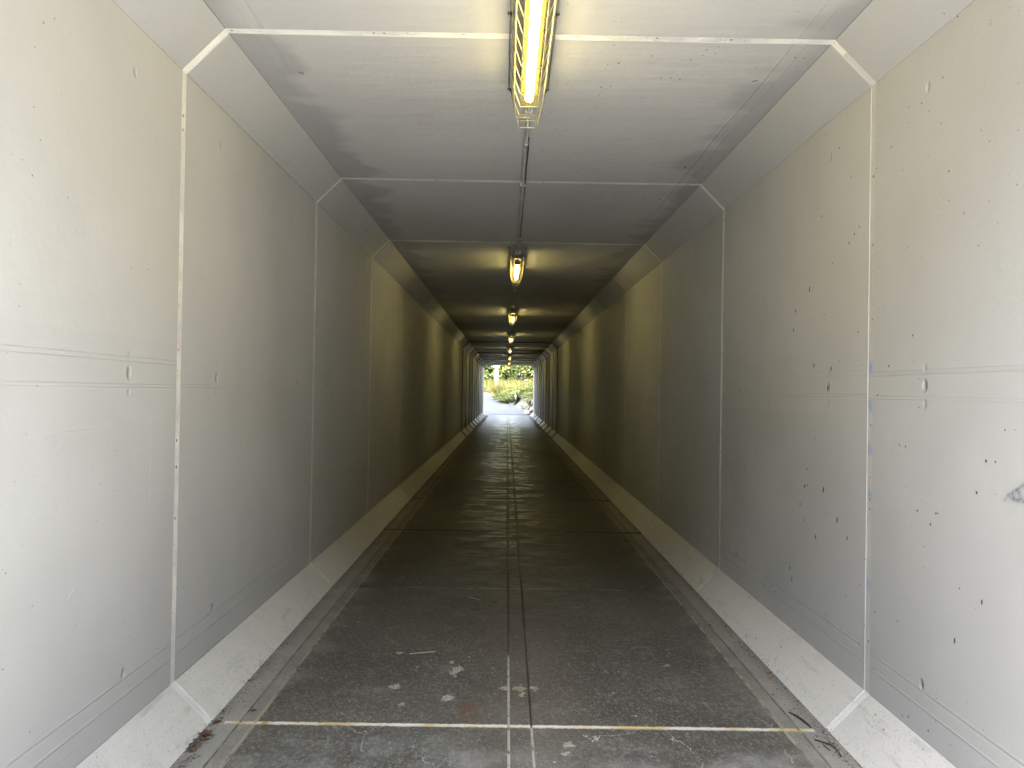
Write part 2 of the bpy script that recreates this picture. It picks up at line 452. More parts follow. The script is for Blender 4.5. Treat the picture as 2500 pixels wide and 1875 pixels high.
    # middle saw cuts
    cw = m.noise(m.vec(0.0, y, 0.0), 3.0, 4, .7).ramp(.3, .7, .003, .016) * y.ramp(4.0, 10.0) + .0055
    cut = ((ax - .050).abs() - cw).ramp(-.002, .002, 1.0, 0.0)
    c = m.mix(cut * .65, c, (.035, .032, .026))
    wh = cut * x.lt(0.0) * y.ramp(4.25, 4.4, 1.0, 0.0) * m.noise(m.co, 22, 3).ramp(.32, .5)
    wh = wh.max(cut * x.gt(0.0) * y.lt(3.4) * m.noise(m.co, 18, 3).ramp(.3, .5))
    c = m.mix(wh * .8, c, (.48, .46, .40))
    yl = (ax - 1.165).abs().lt(.007); c = m.mix(yl * m.noise(m.co, 9, 3).ramp(.35, .55) * .7, c, (.42, .37, .26))
    y2 = (ax - 1.233 + wob).abs().lt(.006); c = m.mix(y2 * m.noise(m.co, 12, 3).ramp(.35, .6) * .75, c, (.16, .13, .09))
    height = broom*.004 + mid*.004 + fine*.0015 + b*.001 - cr*.002
    rough = (big*.25 + mid*.25 + broom*.15).ramp(.2, .5, .27, .55) + gut*.2
    wet = m.noise(m.vec(x*.9, y*2.6, 2.0), 3.2, 5, .65)
    pol = (x + .05).abs().ramp(.15, .8, 1.0, 0.0) * wet.ramp(.42, .60) * y.ramp(4.5, 7)
    pol = pol * (cut.max(jdark) * -1.0 + 1.0)
    m.nt.links.new((pol*.06 + .018).s, m.b.inputs['Specular IOR Level'])
    return m.out(c, rough - pol*.16, height)
M_FLOOR = floor_mat()
XS = [-1.42, -1.238, -1.236, -1.230, -1.228, -1.168, -1.167, -1.162, -1.161, -.055, -.054, -.047, -.046, .046, .047, .054, .055, 1.161, 1.162, 1.167, 1.168, 1.228, 1.230, 1.236, 1.238, 1.42]
ZX = [0]*len(XS)
for i in (2, 3, 6, 7, 10, 11, 14, 15, 18, 19, 22, 23): ZX[i] = -.006
YS = [MOUTH]; ZY = [0]
for k, yj in enumerate(JOINTS):
    g = .006; d = -.003 if k == 0 else -.007
    YS += [yj - g - .001, yj - g, yj + g, yj + g + .001]; ZY += [0, d, d, 0]
YS.append(YN); ZY.append(0)
fv = [(x, y, min(zx, zy)) for y, zy in zip(YS, ZY) for x, zx in zip(XS, ZX)]
nx = len(XS)
ff = [(j*nx+i, j*nx+i+1, (j+1)*nx+i+1, (j+1)*nx+i) for j in range(len(YS)-1) for i in range(nx-1)]
tag(mesh_obj('floor', fv, ff, M_FLOOR), kind='structure')

# ------------------------------------------------------------------ caged tube lamps
LAMP = 2.6
def lamp_mats():
    m = Mat('glowing_fluorescent_tube', .3, (.9, .9, .85))
    m.b.inputs['Emission Color'].default_value = (1, .89, .50, 1); m.b.inputs['Emission Strength'].default_value = LAMP
    d = Mat('yellowed_clear_sleeve', .3); nt = d.nt; nt.nodes.remove(d.b)
    tr = nt.nodes.new('ShaderNodeBsdfTransparent'); tr.inputs[0].default_value = (1, .90, .55, 1)
    tl = nt.nodes.new('ShaderNodeBsdfTranslucent'); tl.inputs[0].default_value = (1, .84, .34, 1)
    mx = nt.nodes.new('ShaderNodeMixShader'); mx.inputs[0].default_value = SLEEVE
    nt.links.new(tr.outputs[0], mx.inputs[1]); nt.links.new(tl.outputs[0], mx.inputs[2])
    nt.links.new(mx.outputs[0], nt.nodes['Material Output'].inputs['Surface'])
    return m.m, d.m
SLEEVE = .016
M_TUBE, M_SLEEVE = lamp_mats()
M_WIRE = simple('cream_painted_wire', (.38, .35, .21), .45, .2, 60)
M_TRAY = simple('grey_lamp_tray', (.16, .155, .14), .45, .15, 20)
M_REFL = simple('yellowed_reflector', (.045, .038, .015), .6, .2, 20)
M_CLIP = simple('dark_bracket', (.05, .05, .05), .5, .3, 20)
M_COND = simple('grey_conduit', (.36, .36, .35), .45, .2, 9)
M_STRAND = simple('black_strand', (.02, .02, .02), .5, .2, 9)
LG = 'caged tube lamps along the tunnel ceiling'
LAMP_END = [4.04, 10.06, 16.12, 22.26, 28.45, 34.72, 41.0, 47.2]
LAMP_LABEL = [
    'large wire-caged glowing tube lamp overhead, cut off by the top of the photo',
    'second wire-caged tube lamp from the camera, halo on the ceiling beside it',
    'third wire-caged tube lamp from the camera',
    'fourth caged tube lamp from the camera, just before the first black ceiling joint',
    'fifth caged tube lamp from the camera, just past the first black ceiling joint',
    'third caged tube lamp from the far mouth, a small white dot',
    'second caged tube lamp from the far mouth, just above the opening',
    'caged tube lamp at the far mouth, seen against the trees']
def make_lamp():
    # local frame: origin on the ceiling at the far end of the cage, -y towards the near end
    root = empty('caged_lamp')
    L = 1.72
    t = MB(); t.lathe([(.0, -1.475), (.030, -1.47), (.041, -1.455), (.041, -.262), (.036, -.242), (.022, -.228), (0, -.222)], 24, 'y', (0, 0, -.130))
    t.build('sleeve', M_SLEEVE, root, True)
    t = MB(); t.lathe([(.0, -1.43), (.020, -1.43), (.020, -.27), (.0, -.27)], 12, 'y', (0, 0, -.130)); t.build('tube', M_TUBE, root, True)
    b = MB(); b.box(-.035, .035, -1.52, -.25, -.045, -.0005, .004); b.box(-.072, .072, -1.53, -.24, -.058, -.046, .004); b.build('tray', M_TRAY, root)
    h = MB(); ang = [R(32 + 14.5*k) for k in range(9)]
    for ra, rb in ((.0425, .0425), (.045, .045)):
        n = len(h.v); h.v += [Vector((ra*math.cos(a), yy, ra*math.sin(a) - .130)) for yy in (-1.50, -.235) for a in ang]
        h.f += [(n+k, n+k+1, n+10+k, n+9+k) for k in range(8)]
    for e in (0, 8, ): h.f += [(e, e+9, e+27, e+18)]
    h.build('reflector', M_REFL, root, True)
    for yy in (-1.30, -.86, -.42):
        c = MB(); c.box(-.05, .05, yy - .018, yy + .018, -.088, -.0585, .004); c.build('bracket', M_CLIP, root)
    c = MB(); c.lathe([(.0, -1.505), (.034, -1.50), (.036, -1.485), (.034, -1.47), (.0, -1.47)], 20, 'y', (0, 0, -.130)); c.build('end_cap', M_CLIP, root, True)
    w = MB(); r = .0027; zb = -.186
    sec = [(.086, -.022), (.074, -.105), (.044, zb)]
    prof = [(-x, z) for x, z in sec] + [(x, z) for x, z in sec[::-1]]
    ys = [-.012 - .1485*k for k in range(12)]
    for k, yy in enumerate(ys[1:-1]):
        w.tube([(x + random.uniform(-.0015, .0015), yy + random.uniform(-.004, .004), z) for x, z in prof], r)
    for sx in (-1, 1):
        for x, z in sec: w.tube([(sx*x + random.uniform(-.001, .001), yy, z + random.uniform(-.0012, .0012)) for yy in ys], r)
        w.tube([(sx*.100, yy, -.003) for yy in (ys[0] - .04, ys[-1] + .04)], r)
    for ye, s in ((ys[0], 1), (ys[-1], -1)):
        for x in (-.044, 0, .044): w.tube([(x, ye, zb), (x, ye - s*.004, -.118)], r)
        for z in (zb, -.150, -.132, -.118):
            hw = .044 + (z - zb)*.28; w.tube([(-hw, ye, z), (hw, ye, z)], r if z > zb else r*1.3)
        for sx in (-1, 1): w.tube([(sx*.044, ye, zb), (sx*.063, ye - s*.01, -.118), (sx*.086, ye - s*.015, -.022)], r)
    cage = w.build('wire_guard', M_WIRE, root, True)
    for yy in (-.055, -.86, -1.66):
        for sx in (-1, 1):
            ft = MB(); ft.tube([(sx*.086, yy, -.022), (sx*.096, yy, -.006)], .003); ft.box(sx*.088 - .012 + sx*.008, sx*.088 + .012 + sx*.008, yy - .007, yy + .007, -.006, -.0004)
            ft.build('fixing_foot', M_CLIP, cage)
    return root
def children(o): return [c for c in bpy.data.objects if c.parent == o]
def copy_tree(o, parent=None):
    c = o.copy(); COL.objects.link(c)
    if parent: c.parent = parent
    for ch in children(o): copy_tree(ch, c)
    return c
lamp0 = make_lamp()
for i, (ye, lab) in enumerate(zip(LAMP_END, LAMP_LABEL)):
    o = lamp0 if i == 0 else copy_tree(lamp0)
    o.location = (.005 + (.006 if i % 2 else 0), ye, H - .0005)
    tag(o, lab, 'lamp', LG)

# conduit between the lamps: one run fixed to the ceiling
cond = empty('ceiling_conduit', (0, 0, H), label='thin grey conduit running along the ceiling from lamp to lamp', cat='conduit')
for i in range(len(LAMP_END)-1):
    a, b = LAMP_END[i] - .26, LAMP_END[i+1] - 1.50
    p = MB(); n = 9
    p.tube([(.014 + .003*math.sin(k*1.7 + i), a + (b - a)*k/n, -.016) for k in range(n+1)], .0105, 8); p.build('conduit_pipe', M_COND, cond, True)
    for f in (.22, .62):
        yy = a + (b - a)*f
        q = MB(); q.lathe([(.0105, yy - .035), (.0145, yy - .034), (.0145, yy + .034), (.0105, yy + .035)], 10, 'y', (.014, 0, -.016)); q.build('coupling', M_COND, cond, True)
    for f in (.1, .42, .85):
        yy = a + (b - a)*f
        q = MB(); q.box(-.008, .036, yy - .008, yy + .008, -.0285, -.001, .003); q.build('saddle_clip', M_COND, cond)
    q = MB(); st = a + (.95 if i == 0 else .1)
    q.tube([(.029 + .003*math.sin(k*2.1), st + (b - st)*k/12, -.006) for k in range(13)], .0042, 6); q.build('thin_strand', M_STRAND, cond, True)  # thin black strand along the right side of the conduit

# ------------------------------------------------------------------ litter in the gutters
M_LEAFB = Mat('dry_brown_litter', .8); M_LEAFB.xyz()
_d, _r, _g = M_LEAFB.voro(M_LEAFB.co, 30)
M_LEAFB = M_LEAFB.out(M_LEAFB.mix(_g, M_LEAFB.mix(_r, (.035, .026, .02), (.13, .06, .03)), (.09, .06, .035)))
lit = MB(); rl = random.Random(5)
def flake(x, y, s, z=.002):
    a = rl.uniform(0, 6.28); asp = rl.uniform(.3, .7); tl = rl.uniform(-.5, .5)
    p = []
    for t, w in ((-1, 0), (-.3, asp), (.6, asp*.8), (1, 0), (.5, -asp), (-.4, -asp*.7)):
        lx, ly = t*s, w*s
        p.append(Vector((x + lx*math.cos(a) - ly*math.sin(a), y + lx*math.sin(a) + ly*math.cos(a), z + abs(tl)*s*(1 + t)*.5 + abs(w)*s*.35)))
    n = len(lit.v); lit.v += p; lit.f += [(n, n+1, n+5), (n+1, n+2, n+4), (n+1, n+4, n+5), (n+2, n+3, n+4)]
for sgn in (-1, 1):
    y = 2.4
    while y < 46:
        y += rl.expovariate(26 if y < 7 else 12)
        clump = .5 + .5*math.sin(y*5.1 + sgn) * math.sin(y*1.7)
        if rl.random() > .35 + .6*clump: continue
        x = sgn*(1.352 - abs(rl.gauss(0, .022)) if rl.random() < .8 else 1.352 - rl.random()*.14)
        flake(x, y, rl.choice((.004, .005, .006, .008, .013)))
for _ in range(60): flake(-1.333 + rl.gauss(0, .013), rl.uniform(3.12, 3.30), rl.uniform(.006, .016), rl.uniform(.002, .012))
for _ in range(25): flake(-1.31 + rl.gauss(0, .02), rl.uniform(2.9, 3.1), rl.uniform(.004, .010))
for _ in range(170): flake(1.335 - abs(rl.gauss(0, .04)), rl.uniform(2.6, 4.8), rl.uniform(.003, .009))
for _ in range(90): flake(-1.335 + abs(rl.gauss(0, .05)), rl.uniform(2.6, 5.2), rl.uniform(.003, .007))
tag(lit.build('leaf_litter', M_LEAFB), 'brown leaf crumbs and dirt caught along the foot of both walls', 'leaf litter', kind='stuff')

def leaf(x, y, s, rot, mat, label, curl=.3):
    v = []; n = 8
    for i in range(n+1):
        t = i/n; w = math.sin(math.pi*t**.8)*.42*s
        for k in (-1, 0, 1):
            lx = (t - .5)*s*1.5; ly = k*w
            v.append((lx, ly, .003 + curl*s*(abs(k)*.35*math.sin(math.pi*t) + .3*(t - .5)**2)))
    f = [(3*i+k, 3*i+k+1, 3*i+k+4, 3*i+k+3) for i in range(n) for k in (0, 1)]
    o = mesh_obj('fallen_leaf', v, f, mat, smooth=True)
    o.location = (x, y, 0); o.rotation_euler = (0, 0, rot)
    so = o.modifiers.new('thickness', 'SOLIDIFY'); so.thickness = .0012
    stm = MB(); stm.tube([(-.75*s, 0, .003), (-1.05*s, .08*s, .003), (-1.3*s, .2*s, .004)], .0011, 5); stm.build('stem', mat, o)
    return tag(o, label, 'leaf', 'fallen leaves on the tunnel floor')
M_YEL = simple('yellow_leaf', (.55, .36, .07), .6, .25, 60)
M_TAN = simple('tan_leaf', (.48, .28, .10), .6, .25, 60)
M_BRN = simple('brown_leaf', (.10, .045, .025), .7, .4, 60)
leaf(-1.118, 3.388, .026, .3, M_YEL, 'small yellow leaf lying on the pale floor joint')
leaf(-1.325, 3.385, .030, .9, M_BRN, 'curled brown leaf in the corner of the pale floor joint', 1.0)
leaf(1.283, 3.906, .024, 2.3, M_TAN, 'small tan leaf in the gutter beyond the dark twig')
leaf(-1.212, 3.519, .020, .1, M_BRN, 'dark brown scrap of leaf beside the yellow leaf', .8)
M_TWIG = simple('dark_bark', (.03, .022, .018), .8, .4, 90)
tw = MB(); tw.tube([(1.253, 3.575, .006), (1.268, 3.535, .008), (1.280, 3.49, .009), (1.287, 3.45, .008), (1.292, 3.41, .005)], [.003, .005, .0055, .005, .003], 7)
o = tag(tw.build('twig', M_TWIG, None, True), 'curved dark twig lying in the gutter near the pale floor joint', 'twig', 'twigs in the gutter')
tw = MB(); tw.tube([(1.262, 3.30, .003), (1.285, 3.275, .006), (1.305, 3.25, .006), (1.318, 3.21, .004), (1.312, 3.15, .003)], .0026, 6)
tw.tube([(1.285, 3.275, .006), (1.275, 3.235, .008), (1.287, 3.20, .004)], .0018, 6); tw.tube([(1.305, 3.25, .006), (1.328, 3.255, .01)], .0016, 6)
tw.tube([(1.318, 3.21, .004), (1.295, 3.175, .007)], .0016, 6)
tag(tw.build('twig', M_TWIG, None, True), 'thin branched dark rootlet in the gutter on the near side of the pale joint', 'twig', 'twigs in the gutter')
M_STRAW = simple('dry_straw', (.40, .36, .27), .7, .2, 60)
for pts, lab in (([(-.335, 5.50, .003), (-.28, 5.455, .004), (-.245, 5.42, .003)], 'pale dry straw on the dark floor just short of the second floor joint'),
                 ([(-.60, 4.30, .003), (-.53, 4.322, .004), (-.46, 4.345, .003)], 'pale dry straw on the floor beside the white comma-shaped patch')):
    tw = MB(); tw.tube(pts, .0028, 6); tag(tw.build('straw', M_STRAW, None, True), lab, 'straw', 'straws on the tunnel floor')

# ------------------------------------------------------------------ outside: ground, path, embankment
def sm(a, b, t):
    t = max(0., min(1., (t - a)/(b - a))); return t*t*(3 - 2*t)
EDGE = [(47.5, 1.36), (49, 1.24), (52, 1.02), (54, .86), (55.3, .66), (56.4, .15), (57.6, -.34), (60, -.85), (63, -1.35), (66, -1.95), (69, -2.9), (74, -6.5), (90, -20)]
def edge(y):
    if y <= EDGE[0][0]: return 1.6
    for (a, xa), (b, xb) in zip(EDGE, EDGE[1:]):
        if y <= b: return xa + (xb - xa)*(y - a)/(b - a)
    return EDGE[-1][1]
def path_z(y): return max(0., .06*(min(y, 70) - 47.5))
SKY_BLOCK_HILL = 14
def ground_z(x, y):
    if y < 47.5:
        if y > 1.4: return -.06
        b = sm(-8, -21, y)*SKY_BLOCK_HILL                                   # unseen hill added behind the viewer to block low sky
        l = sm(-2.9, -9, x)*9.5*sm(1.5, -1.5, y); r = sm(4.2, 9.5, x)*8.5*sm(1.5, -2, y)  # unseen side banks, added to cut sky light on the near walls
        return -.06 + max(b, l, r)
    z = path_z(y) - .035
    d = x - edge(y)
    k = 1.0 if y < 55.5 else 1.0 - .62*sm(55.5, 58, y)
    if d > 0: z += (min(d*1.05*k, 1.1*k) + max(0, min(d - 1.1, 4))*.30)*(1 - .9*sm(60, 69, y))
    z += .55*sm(71, 80, y)
    dl = -7 - x
    if dl > 0: z += min(dl*.5, 3)
    return z
M_GROUND = Mat('soil_and_dry_mulch', .9); M_GROUND.xyz()
M_GROUND = M_GROUND.out(M_GROUND.mix(M_GROUND.noise(M_GROUND.co, 2.5, 6, .7).ramp(.35, .65), (.013, .0105, .007), (.012, .015, .006)), height=M_GROUND.noise(M_GROUND.co, 9, 5)*.05)
gx = [-300, -120, -50, -25, -14] + [-10 + .5*i for i in range(41)] + [14, 25, 50, 120, 300]
gy = [-300, -80, -45, -34, -28, -24, -20, -16, -13, -10, -8, -6, -4, -3, -2, -1.5, -1, -.5, 0, .5, 1, 1.3, 1.5, 46, 47.49] + [47.5 + .5*i for i in range(70)] + [90, 110, 160, 400]
gv = [(x, y, ground_z(x, y)) for y in gy for x in gx]; n = len(gx)
tag(mesh_obj('ground', gv, [(j*n+i, j*n+i+1, (j+1)*n+i+1, (j+1)*n+i) for j in range(len(gy)-1) for i in range(n-1)], M_GROUND, smooth=True), kind='structure')

M_PATH = Mat('asphalt_path', .8, spec=.1); M_PATH.xyz()
M_PATH = M_PATH.out(M_PATH.mix(M_PATH.noise(M_PATH.co, 2.0, 6, .65).ramp(.3, .7), (.017, .020, .025), (.027, .030, .036)), height=M_PATH.noise(M_PATH.co, 30, 4)*.01)
pv, pf = [], []; ysp = [47.52 + .4*i for i in range(72)]
for y in ysp:
    xr = edge(y) - .0; xl = -2.2 - .12*max(0, y - 47.5) - (0.0 if y < 66 else (y - 66)*2.0)
    for k in range(9): pv.append((xl + (xr - xl)*k/8, y, path_z(y) - .006))
pf = [(j*9+i, j*9+i+1, (j+1)*9+i+1, (j+1)*9+i) for j in range(len(ysp)-1) for i in range(8)]
tag(mesh_obj('path', pv, pf, M_PATH), kind='structure')
np_ = MB(); np_.quad((-2.6, -30, -.006), (4.5, -30, -.006), (4.5, MOUTH - .01, -.006), (-2.6, MOUTH - .01, -.006))
tag(np_.build('unseen_bounce_path', simple('pale_bounce_concrete', (.48, .465, .43), .8, .1, 2)), kind='structure')  # unseen apron, widened and paled to bounce sunlight into the mouth

M_CONC = simple('raw_concrete', (.36, .35, .33), .75, .15, 2)
def portal(y0, y1, lab):
    mb = MB(); X, T = 7.0, 4.35
    mb.box(-X, -HW - .03, y0, y1, -.3, T); mb.box(HW + .03, X, y0, y1, -.3, T); mb.box(-HW - .029, HW + .029, y0, y1, H + .03, T)
    # chamfered corner blocks follow the box
    for s in (-1, 1):
        a = [(s*(HW + .029), H + .029), (s*(HW + .029), H - CA + .012), (s*(HW - CA + .012), H + .029)]
        n = len(mb.v); mb.v += [Vector((x, y, z)) for y in (y0 + .004, y1 - .004) for x, z in a]
        mb.f += [(n, n+1, n+2), (n+3, n+5, n+4), (n, n+3, n+4, n+1), (n+1, n+4, n+5, n+2), (n+2, n+5, n+3, n)]
    return tag(mb.build('portal_headwall', M_CONC), lab, 'headwall')
portal(MOUTH + .01, MOUTH + .36, 'concrete headwall round the near tunnel mouth')
portal(YN - .36, YN - .01, 'concrete headwall round the far tunnel mouth')
M_TURF = simple('embankment_turf', (.06, .09, .025), .9, .35, 3)
em = MB(); ya, yb = MOUTH + .1, YN - .1
em.quad((-40, ya, 4.3), (40, ya, 4.3), (40, yb, 4.3), (-40, yb, 4.3))
for y in (ya, yb):
    for s in (-1, 1): em.quad((s*6.9, y, -.1), (s*60, y, -.1), (s*40, y, 4.3), (s*6.9, y, 4.3))
for s in (-1, 1): em.quad((s*40, ya, 4.3), (s*40, yb, 4.3), (s*60, yb, -.1), (s*60, ya, -.1))
tag(em.build('embankment_terrain', M_TURF), kind='structure')

# ------------------------------------------------------------------ planting beyond the far mouth
def leafmat(name, a, b, c, rough=.7, sc=2.5):
    m = Mat(name, rough, spec=.08); m.xyz()
    col = m.mix(m.noise(m.co, sc, 3).ramp(.35, .65), a, b)
    col = m.mix(m.noise(m.co, sc*9, 2).ramp(.45, .7), col, c)
    m.b.inputs['Subsurface Weight'].default_value = 0
    return m.out(col)
M_GRASS = leafmat('strappy_green_grass', (.022, .034, .007), (.10, .118, .03), (.19, .205, .075))
M_GOLD = leafmat('golden_seeding_grass', (.135, .118, .03), (.045, .052, .013), (.21, .19, .07))
rg = random.Random(11)
def blade(mb, base, dirx, diry, L, w, lift):
    p = Vector(base); pts = []; n = 5
    for i in range(n+1):
        t = i/n
        pts.append(p + Vector((dirx*L*t*(.35 + .65*t), diry*L*t*(.35 + .65*t), L*lift*(t - .62*t*t*(1.0 if lift < 1 else .35)))))
    s = Vector((-diry, dirx, 0)); s = s.normalized() if s.length > 1e-5 else Vector((1, 0, 0))
    s = (s + Vector((rg.uniform(-.6, .6), rg.uniform(-.6, .6), rg.uniform(-.2, .2)))).normalized()
    k = len(mb.v)
    for i, q in enumerate(pts):
        ww = w*(1 - (i/n)**1.6)*.5 + .0008
        mb.v += [q + s*ww, q - s*ww]
    mb.f += [(k+2*i, k+2*i+1, k+2*i+3, k+2*i+2) for i in range(n)]
gb = MB(); cnt = 0
while cnt < 260:
    y = rg.uniform(48.5, 62.0); d = abs(rg.gauss(0, 1)) + .05 if rg.random() < .6 else rg.uniform(.02, 2.6)
    if y < 55.3 and d < .45: continue
    x = edge(y) + d; z = ground_z(x, y)
    if x > 4.2: continue
    cnt += 1
    for _ in range(46):
        a = rg.uniform(0, 6.28); q = rg.uniform(.2, .75)
        blade(gb, (x + rg.gauss(0, .05), y + rg.gauss(0, .05), z - .02), math.cos(a)*q - .50, math.sin(a)*q - .28, rg.uniform(.55, .95), rg.uniform(.02, .036), rg.uniform(.55, 1.0))
tag(gb.build('bank_grass', M_GRASS), 'strappy green grass arching over the bank beside the far path', 'grass', kind='stuff')
gg = MB()
for _ in range(620):
    y = rg.uniform(70.6, 77); x = rg.uniform(-6.5, 6.5); z = ground_z(x, y)
    if x < edge(y) + .2 and y < 70.4: continue
    for _ in range(26):
        a = rg.uniform(0, 6.28); q = rg.uniform(.02, .35)
        blade(gg, (x + rg.gauss(0, .12), y + rg.gauss(0, .12), z - .02), math.cos(a)*q, math.sin(a)*q, rg.uniform(.5, 1.15), rg.uniform(.014, .03), rg.uniform(1.0, 1.25))
for _ in range(170):
    y = rg.uniform(63, 70.5); x = edge(y) + rg.uniform(1.0, 4.5); z = ground_z(x, y)
    for _ in range(26):
        a = rg.uniform(0, 6.28); q = rg.uniform(.02, .35)
        blade(gg, (x + rg.gauss(0, .12), y + rg.gauss(0, .12), z - .02), math.cos(a)*q, math.sin(a)*q, rg.uniform(.45, .9), rg.uniform(.014, .03), rg.uniform(1.0, 1.25))
for _ in range(26):                                                  # tufts round the foot of the signpost
    x = rg.uniform(-1.35, -.55); y = rg.uniform(65.2, 66.4); z = ground_z(x, y)
    for _ in range(30):
        a = rg.uniform(0, 6.28); q = rg.uniform(.02, .3)
        blade(gg, (x + rg.gauss(0, .1), y + rg.gauss(0, .1), z - .02), math.cos(a)*q, math.sin(a)*q, rg.uniform(.5, 1.05), rg.uniform(.014, .03), rg.uniform(1.0, 1.25))
tag(gg.build('golden_grass', M_GOLD), 'tall golden seeding grass on the slope beyond the path', 'grass', kind='stuff')

M_BARK = simple('bark', (.10, .08, .06), .9, .3, 12)
CROWN = {'dark': leafmat('dark_foliage', (.022, .038, .01), (.04, .06, .016), (.075, .10, .03), sc=.8),
         'mid': leafmat('mid_foliage', (.05, .075, .017), (.075, .10, .024), (.12, .14, .042), sc=.8),
         'pale': leafmat('pale_foliage', (.08, .10, .022), (.115, .135, .034), (.16, .17, .06), sc=.8)}
def tree(x, y, h, w, kind, label, seed, leafsz=.16):
    r = random.Random(seed); z0 = ground_z(x, y)
    root = empty('bushy_tree', (x, y, z0), label=label, cat='tree', group='trees beyond the far mouth')
    t = MB(); tips = []
    t.tube([(0, 0, -.2), (.05, 0, h*.3), (-.06, .05, h*.62), (.02, 0, h*.85)], [w*.035, w*.03, w*.02, w*.008], 8)
    clumps = []
    for k in range(30):
        a = r.uniform(0, 6.28); f = r.uniform(.02, .95); rad = w*.5*math.sqrt(max(.05, 1 - (f*1.9 - .85)**2*.85))*r.uniform(.45, 1.0)
        p = Vector((math.cos(a)*rad, math.sin(a)*rad, h*f)); clumps.append((p, w*r.uniform(.14, .24)))
        s = Vector((0, 0, h*f*.55)); m_ = (s + p)/2 + Vector((0, 0, -.06*h))
        t.tube([s, m_, p], [w*.02, w*.014, w*.006], 5)
    t.build('trunk', M_BARK, root, True)
    c = MB()
    for p, cr in clumps:
        for _ in range(120):
            q = Vector((r.gauss(0, 1), r.gauss(0, 1), r.gauss(0, .8))); q = q.normalized()*cr*r.uniform(.55, 1.15)*(1.0 if r.random() < .85 else 1.3)
            o = p + q; nrm = (q.normalized() + Vector((r.uniform(-.8, .8), r.uniform(-.8, .8), r.uniform(-.3, 1.0)))).normalized()
            u = nrm.orthogonal().normalized(); v = nrm.cross(u); an = r.uniform(0, 6.28); u, v = u*math.cos(an) + v*math.sin(an), v*math.cos(an) - u*math.sin(an)
            s = leafsz*r.uniform(.6, 1.3)
            c.quad(o - u*s, o + v*s*.45 + nrm*.1*s, o + u*s, o - v*s*.45 + nrm*.1*s)
    c.build('crown', CROWN[kind], root)
T = [(-3.6, 83, 5.2, 4.2, 'mid', 'mid green bushy tree rising behind the white signpost'),
     (-1.4, 86, 6.0, 4.2, 'dark', 'dark green tree in the gap between the signpost and the far mouth lamp'),
     (1.3, 84, 5.4, 4.0, 'mid', 'mid green tree straight behind the far mouth lamp'),
     (3.8, 82, 5.4, 4.2, 'pale', 'pale yellow-green tree at the far edge of the bank, above the boulders'),
     (-.4, 80.5, 2.6, 2.4, 'pale', 'low pale green shrub standing in front of the dark trees, behind the golden grass'),
     (-6.4, 88, 7.0, 5.2, 'dark', 'tall dark tree behind the mid green one, half hidden by the tunnel wall'),
     (6.5, 89, 7.5, 5.5, 'dark', 'tall dark tree behind the pale yellow-green one'),
     (1.8, 92, 8.0, 6.0, 'dark', 'tallest dark tree, at the back of the planting')]
for i, a in enumerate(T): tree(*a, seed=40 + i)

# boulders holding the bank
M_ROCK = Mat('buff_sandstone', .8); M_ROCK.xyz()
M_ROCK = M_ROCK.out(M_ROCK.mix(M_ROCK.noise(M_ROCK.co, 2.2, 6, .65).ramp(.35, .65), (.013, .0105, .008), (.032, .026, .019)), height=M_ROCK.noise(M_ROCK.co, 6, 6, .65)*.06)
def boulder(x, y, z, sx, sy, sz, rot, label, seed):
    r = random.Random(seed); bm = bmesh.new(); bmesh.ops.create_icosphere(bm, subdivisions=3, radius=1)
    pl = [Vector((r.gauss(0, 1), r.gauss(0, 1), r.gauss(0, 1))).normalized() for _ in range(14)]; ds = [r.uniform(.62, .88) for _ in pl]
    for v in bm.verts:
        for p, d in zip(pl, ds):
            e = v.co.dot(p) - d
            if e > 0: v.co -= p*e*.92
    m = Matrix.Rotation(rot, 3, 'Y') @ Matrix.Diagonal((sx, sy, sz))
    for v in bm.verts: v.co = m @ v.co
    mb = MB(); mb.bm(bm); o = mb.build('boulder', M_ROCK); o.location = (x, y, z)
    tag(o, label, 'boulder', 'boulders holding up the bank')
BL = [(1.62, 48.3, .22, .34, .42, .42, .3, 'buff boulder lowest against the far mouth wall'),
      (1.78, 49.0, .80, .30, .45, .40, .6, 'tall leaning boulder above the lowest one at the far mouth'),
      (1.46, 49.9, .33, .26, .40, .40, .5, 'slab-like boulder at path level, second from the far mouth'),
      (1.62, 51.0, .88, .30, .50, .38, .7, 'boulder in the upper row tucked under the overhanging grass'),
      (1.28, 51.5, .40, .25, .42, .36, .6, 'leaning boulder in the middle of the bottom row'),
      (1.14, 52.7, .46, .22, .40, .32, .5, 'smaller boulder near the bollard end of the bottom row'),
      (1.36, 52.9, .90, .24, .40, .28, .6, 'small upper boulder shaded by grass near the bollard'),
      (1.02, 53.8, .47, .19, .32, .22, .3, 'smallest boulder of the row, next to the bollard'),
      (1.95, 50.2, 1.35, .28, .45, .30, .5, 'topmost boulder beside the far mouth wall, grass hanging over it')]
for i, a in enumerate(BL): boulder(*a, seed=70 + i)

